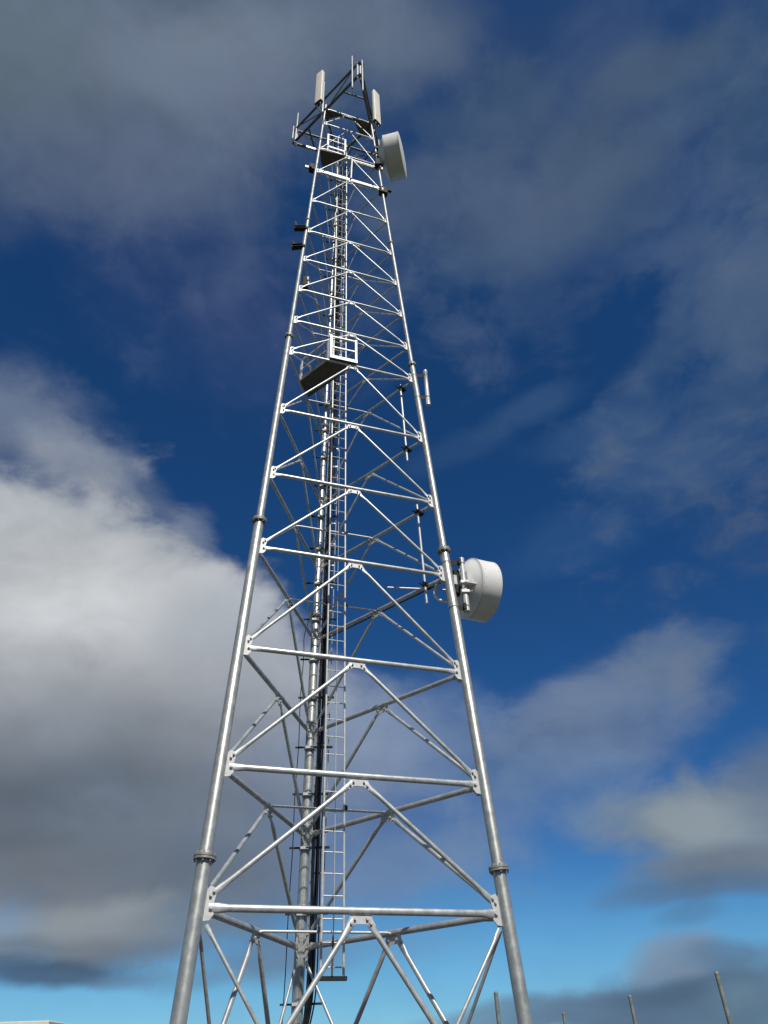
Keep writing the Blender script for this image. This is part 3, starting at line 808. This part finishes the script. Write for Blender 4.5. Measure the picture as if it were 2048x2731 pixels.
# ------------------------------------------------------------------ microwave dishes
def dish(C, az, R, depth, bowl, label, tilt=0.0):
    """C centre of the seam between bowl and shroud"""
    a = R_(az)
    ax = Vector((math.sin(a), math.cos(a), math.sin(R_(tilt)))).normalized(); C = Vector(C)
    t = thing('microwave_dish', label, 'dish antenna', tuple(C), None)
    prof = [(-bowl, 0.0001), (-bowl, .12)] + [(-bowl * (1 - (q / 10) ** 2), .12 + (R - .12) * q / 10) for q in range(1, 10)] + [(-.012, R * .985), (-.012, R * 1.02), (0.006, R * 1.02), (.006, R * .98), (.02, R * .98)]
    build('reflector_bowl', Shape().lathe(C, ax, prof, 64, False, False), 'dish', t, 60)
    sh = Shape().lathe(C, ax, [(0.02, R * 0.985), (.021, R * 1.006), (depth - .035, R * 1.006), (depth - .03, R * 1.02), (depth, R * 1.02), (depth, R * .97)], 64)
    shr = build('shroud', sh, 'dish', t, 30)
    u = ax.orthogonal().normalized(); w = ax.cross(u)
    rv = Shape()
    for k in range(20):
        d = u * math.cos(2 * math.pi * k / 20) + w * math.sin(2 * math.pi * k / 20)
        for zz in (.075, depth - .06):
            rv.bolt(C + ax * zz + d * R * 1.006, d, .005, .012)
    sub('rivets_band', rv, 'bolt', shr)
    build('radome', Shape().lathe(C + ax * (depth + .002), ax, [(0, R * 1.0), (.02, R * .9), (.045, R * .6), (.055, R * .25), (.056, .0001)], 64), 'radome', t, 60)
    build('hub', Shape().lathe(C - ax * (bowl + .1), ax, [(0, .1), (0.02, .14), (.1, .15), (.12, .15)], 24, True, True), 'frame', t)
    return t, ax
axd = R_(70)
C1 = Vector((2.665, -0.14, 9.40))
d1, ax1 = dish(C1, 70, 0.635, 0.44, 0.27, 'white shrouded microwave dish bolted to the right leg halfway up the lower mast')
px, py = 2.495, -0.62
mp = build('mount_pipe', Shape().tube([(px, py, 8.57), (px, py, 9.82)], .057, 18), 'pipe', d1)
sub('pipe_band', Shape().lathe((px, py, 9.68), (0, 0, 1), [(0, .057), (0, .064), (.03, .064), (.03, .057)], 18).lathe((px, py, 8.67), (0, 0, 1), [(0, .057), (0, .064), (.03, .064), (.03, .057)], 18), 'flange', mp)
for zz in (9.72, 8.66):
    L_ = LEG(1, zz); d = Vector((px, py, zz)) - L_
    dn = d.normalized(); sd_ = dn.cross(Vector((0, 0, 1)))
    br = Shape().box(L_ + d * .5, d.length, .012, .12, dn, sd_).box(L_ + d * .5 + Vector((0, 0, .055)) - sd_ * .03, d.length, .07, .012, dn, sd_).box(L_ + d * .86, .05, .15, .13, dn, sd_)
    b1 = build('leg_bracket', br, 'darksteel', d1)
    axl = (LEG(1, zz + 1) - L_).normalized()
    sub('leg_strap', Shape().lathe(L_ - axl * .015, axl, [(0, .094), (0, .1015), (.03, .1015), (.03, .094)], 24), 'flange', b1)
# yoke from the pipe to the hub
hub = C1 - ax1 * 0.37
for zz in (9.22, 9.0):
    P = Vector((px, py, zz))
    build('pipe_clamp', Shape().box(P, .17, .17, .075, bev=.01).bolt(P + Vector((.1, -.06, 0)), (1, -.3, 0), .012, .1), 'rail', d1)
    build('yoke_arm', Shape().tube([P, hub + Vector((0, 0, zz - 9.2))], .035, 10), 'frame', d1)
Pw = Vector((px, py, 9.27))
build('clamp_wing', Shape().prism([Pw + Vector((.05, -.06, .2)), Pw + Vector((.15, -.02, .14)), Pw + Vector((.2, 0, -.05)), Pw + Vector((.06, -.06, -.07))], (-.35, 1, 0.1), .05).box(Pw + Vector((.11, -.04, -.09)), .24, .13, .03, (1, .3, 0), (-.3, 1, 0)), 'rail', d1)
build('radio_box', Shape().box(Vector((2.36, -0.5, 9.3)), .13, .16, .56, Vector((.95, .3, 0)), Vector((-.3, .95, 0)), bev=.012), 'darksteel', d1)
build('cover_plate', Shape().box(Vector((2.33, -0.595, 9.32)), .07, .02, .22, Vector((.95, .3, 0)), Vector((-.3, .95, 0))), 'pipe', d1)
build('side_strut', Shape().tube([(2.43, -.6, 9.1), (2.44, -.52, 8.75)], .018, 8), 'rail', d1)

ax2z = R_(106)
C2f = Vector((2.13, -0.33, 27.84))
ax2 = Vector((math.sin(ax2z), math.cos(ax2z), 0))
d2, ax2 = dish(C2f - ax2 * .58, 106, 0.78, 0.56, 0.3, 'big white drum dish jutting right just below the head of the mast')
L_ = LEG(1, 27.5)
build('mount_pipe', Shape().tube([(1.33, -.3, 26.7), (1.33, -.3, 28.6)], .05, 14), 'pipe', d2)
for zz in (27.0, 27.85, 28.3):
    P = LEG(1, zz); Q = Vector((1.33, -.3, zz)); d = Q - P
    build('leg_bracket', Shape().box((P + Q) / 2, d.length + .1, .14, .14, d.normalized(), d.normalized().cross(Vector((0, 0, 1)))), 'darksteel', d2)
build('yoke_arm', Shape().tube([(1.33, -.3, 27.6), C2f - ax2 * .86], .06, 10), 'frame', d2)
build('radio_box', Shape().box((1.17, -.46, 26.85), .18, .2, .4, bev=.02), 'darksteel', d2)
build('tilt_strut', Shape().tube([(1.2, -.42, 26.6), C2f - ax2 * .72 + Vector((0, -.1, -.45))], .022, 8), 'pipe', d2)

# ------------------------------------------------------------------ odd brackets and pipes on the legs
def stub(P, tip, label, hgt=.12, dep=.13, plate_h=.46):
    P, tip = Vector(P), Vector(tip); d = (tip - P); L = d.length; d.normalize(); sd = d.cross(Vector((0, 0, 1))).normalized()
    t = thing('stub_bracket', label, 'bracket', tuple(P), 'empty stub brackets on the left leg')
    build('arm', channel(Shape(), P + sd * .04, tip + sd * .04, hgt, dep, sd), 'darksteel', t)
    build('end_plate', Shape().prism([tip + d * x_ + Vector((0, 0, z_ - hgt / 2)) for x_, z_ in ((-.02, 0), (.02, 0), (.02, plate_h), (-.04, plate_h * .93), (-.11, hgt), (-.11, 0))], sd, .03).box(tip + Vector((0, 0, plate_h * .42 - hgt / 2)), .02, .14, plate_h * .84, d, sd), 'darksteel', t)
    build('leg_strap', Shape().lathe(P - Vector((0, 0, hgt / 2)), (0, 0, 1), [(0, leg_r(P.z)), (0, leg_r(P.z) + .014), (hgt, leg_r(P.z) + .014), (hgt, leg_r(P.z))], 16), 'darksteel', t)
stub((-1.125, -1.118, 21.3), (-1.45, -1.14, 21.26), 'upper of two dark L shaped stub brackets on the left leg')
stub((-1.175, -1.165, 20.28), (-1.47, -1.16, 20.22), 'lower of two dark L shaped stub brackets on the left leg', plate_h=.4)

t = thing('clamp_bracket', 'dark boxy clamp bracket on the right leg below the drum dish', 'bracket', (1.28, -.35, 25.1))
build('clamp_body', Shape().box((1.33, -.36, 25.1), .28, .2, .36, (.97, .25, 0), (-.25, .97, 0), bev=.02), 'darksteel', t)
build('arm', Shape().box((1.52, -.31, 25.28), .2, .09, .07, (.97, .25, 0), (-.25, .97, 0)), 'darksteel', t)
build('bolt_plate', Shape().box((1.3, -.475, 25.08), .05, .02, .12, (.97, .25, 0), (-.25, .97, 0)), 'rail', t)

t = thing('standoff_pipe', 'short fat vertical pipe held off the right leg by two brackets near the middle platform', 'mounting pipe', (2.135, -.55, 14.45))
build('pipe', Shape().lathe((2.135, -.55, 14.45), (0, 0, 1), [(.0, .042), (0, .056), (.14, .056), (.145, .052), (1.16, .052), (1.165, .056), (1.27, .055), (1.285, .03)], 20, True, True), 'pipe', t)
for zz in (15.56, 14.74):
    L_ = LEG(1, zz); d = Vector((2.135, -.55, zz)) - L_; dn = d.normalized(); sd_ = dn.cross(Vector((0, 0, 1)))
    b1 = build('bracket', Shape().box(L_ + d * .45, d.length * .85, .012, .13, dn, sd_).box(L_ + d * .45 + Vector((0, 0, .06)) - sd_ * .03, d.length * .85, .07, .012, dn, sd_), 'darksteel', t)
    axl = (LEG(1, zz + 1) - L_).normalized(); lr = leg_r(zz)
    sub('leg_strap', Shape().lathe(L_ - axl * .012, axl, [(0, lr), (0, lr + .006), (.024, lr + .006), (.024, lr)], 20), 'flange', b1)
    sub('pipe_strap', Shape().lathe((2.135, -.55, zz - .012), (0, 0, 1), [(0, .052), (0, .06), (.024, .06), (.024, .052)], 20), 'flange', b1)

e12, u12, n12 = face_axes(1, 2, 13)
def pole(P, Q, zcl, label):
    P, Q = Vector(P) + n12 * .07 * 0 - n12 * .07, Vector(Q) - n12 * .07
    t = thing('mounting_pole', label, 'pole', tuple(P), 'slim poles clamped to the right rear face')
    build('pipe', Shape().tube([P, Q], .026, 12), 'pipe', t)
    for zz in zcl:
        f = (zz - P.z) / (Q.z - P.z); X = P.lerp(Q, f)
        build('clamp', Shape().box(X + n12 * .06, .11, .2, .07, e12, n12).bolt(X + n12 * .02 + e12 * .05, n12, .012, .3).bolt(X + n12 * .02 - e12 * .05, n12, .012, .3), 'darksteel', t)
    return t
pole((1.61, -0.16, 12.89), (1.55, -0.2, 15.5), (13.3, 15.4), 'slim bare pole clamped between two rear bars level with the short fat pipe')
pole((1.81, -0.2, 8.96), (1.75, -0.24, 11.5), (9.42, 11.3), 'slim bare pole clamped to the rear bars left of the lower dish')
t = tag(build('horizontal_rod', Shape().tube([(0.98, -.13, 9.42), (1.6, -.085, 9.42), (2.25, -.04, 9.42)], [.019, .019, .016], 10), 'pipe'), 'thin level rod pointing left from the slim pole by the lower dish', 'rod')

wg = smooth_path([(2.3, -.42, 9.36), (2.17, -.4, 9.44), (2.05, -.37, 9.41), (1.96, -.36, 9.3), (1.925, -.35, 9.18), (1.94, -.35, 9.07), (2.01, -.37, 8.98), (2.1, -.385, 8.94), (2.2, -.4, 8.93), (2.32, -.42, 9.0)], 5)
tag(build('waveguide_loop', Shape().tube(wg, .031, 12), 'wave'), 'pale cable loop curling behind the right leg beside the lower dish', 'cable')
e12, u12, n12 = face_axes(1, 2, 9.4)
wb = [LEG(1, 9.404).lerp(LEG(2, 9.404), f) + n12 * .07 + Vector((0, 0, -.03)) for f in (.02, .12, .3, .5, .7, .86, .94)]
tag(build('dish_feeder_cable', Shape().tube(smooth_path([(2.36, -.4, 9.3)] + wb + [LEG(2, 9.0) + Vector((.22, -.16, 0))], 4), .016, 8), 'cable'), 'black cable along the rear bar from the lower dish to the back leg', 'cable')

t = thing('junction_box', 'small dark equipment box with pale fittings fixed behind the left leg', 'equipment box', (-1.0, -.75, 18.9))
build('housing', Shape().box((-1.06, -.86, 18.95), .16, .2, .46, bev=.02), 'darksteel', t)
for q, zz in ((0, 19.02), (1, 18.8)):
    build('fitting', Shape().lathe((-.99 + .02 * q, -.97, zz), (0, 0, 1), [(-.08, .02), (-.05, .03), (.05, .03), (.08, .015)], 12, True, True), 'whip', t)

# ------------------------------------------------------------------ fence posts and the shelter at the frame's lower edge
def fence_post(x, y, h, r, label):
    t = thing('fence_post', label, 'fence post', (x, y, 0), 'fence posts at the edge of the compound')
    build('pipe', Shape().tube([(x, y, 0), (x, y, h - .03)], r, 16), 'post', t)
    build('cap', Shape().lathe((x, y, h - .035), (0, 0, 1), [(0, r * 1.04), (.02, r * 1.06), (.03, r * .9), (.04, r * .3)], 16, True, True), 'post', t)
fence_post(2.953, 3.034, 2.61, 0.0386, 'thick fence post nearest the right leg of the mast')
fence_post(4.481, 4.226, 2.315, 0.0286, 'shortest and thinnest fence post, second from the mast')
fence_post(4.927, 1.477, 2.402, 0.0304, 'middling fence post between the shortest one and the tall right hand one')
fence_post(4.811, -2.245, 2.408, 0.0287, 'tall fence post at the right hand end, leaning most in view')

sh = thing('equipment_shelter', 'low cream equipment shelter with a flat roof left of the mast', 'shelter', (-7.5, 6.0, 0))
sx0, sx1, sy0, sy1 = -11.5, -5.55, 4.55, 6.2
zr = 2.47
build('wall', Shape().box(((sx0 + sx1) / 2, (sy0 + sy1) / 2, zr / 2 - .06), sx1 - sx0 - .12, sy1 - sy0 - .12, zr - .12), 'cream', sh)
build('roof', Shape().box(((sx0 + sx1) / 2, (sy0 + sy1) / 2, zr - .06), sx1 - sx0, sy1 - sy0, .12, bev=.012), 'creamroof', sh)
dr_ = build('door', Shape().box((-7.4, sy0 + .05, 1.02), .92, .06, 2.0, bev=.008), 'door', sh)
sub('handle', Shape().tube([(-7.07, sy0 + .0, 1.0), (-7.2, sy0 + .0, 1.0)], .014, 8).tube([(-7.07, sy0 + .03, 1.0), (-7.07, sy0 - .0, 1.0)], .014, 8), 'rail', dr_)
pd = build('concrete_slab', Shape().box((-8.5, 5.4, .02), 7.0, 3.0, .1), 'concrete')
pd['kind'] = 'structure'
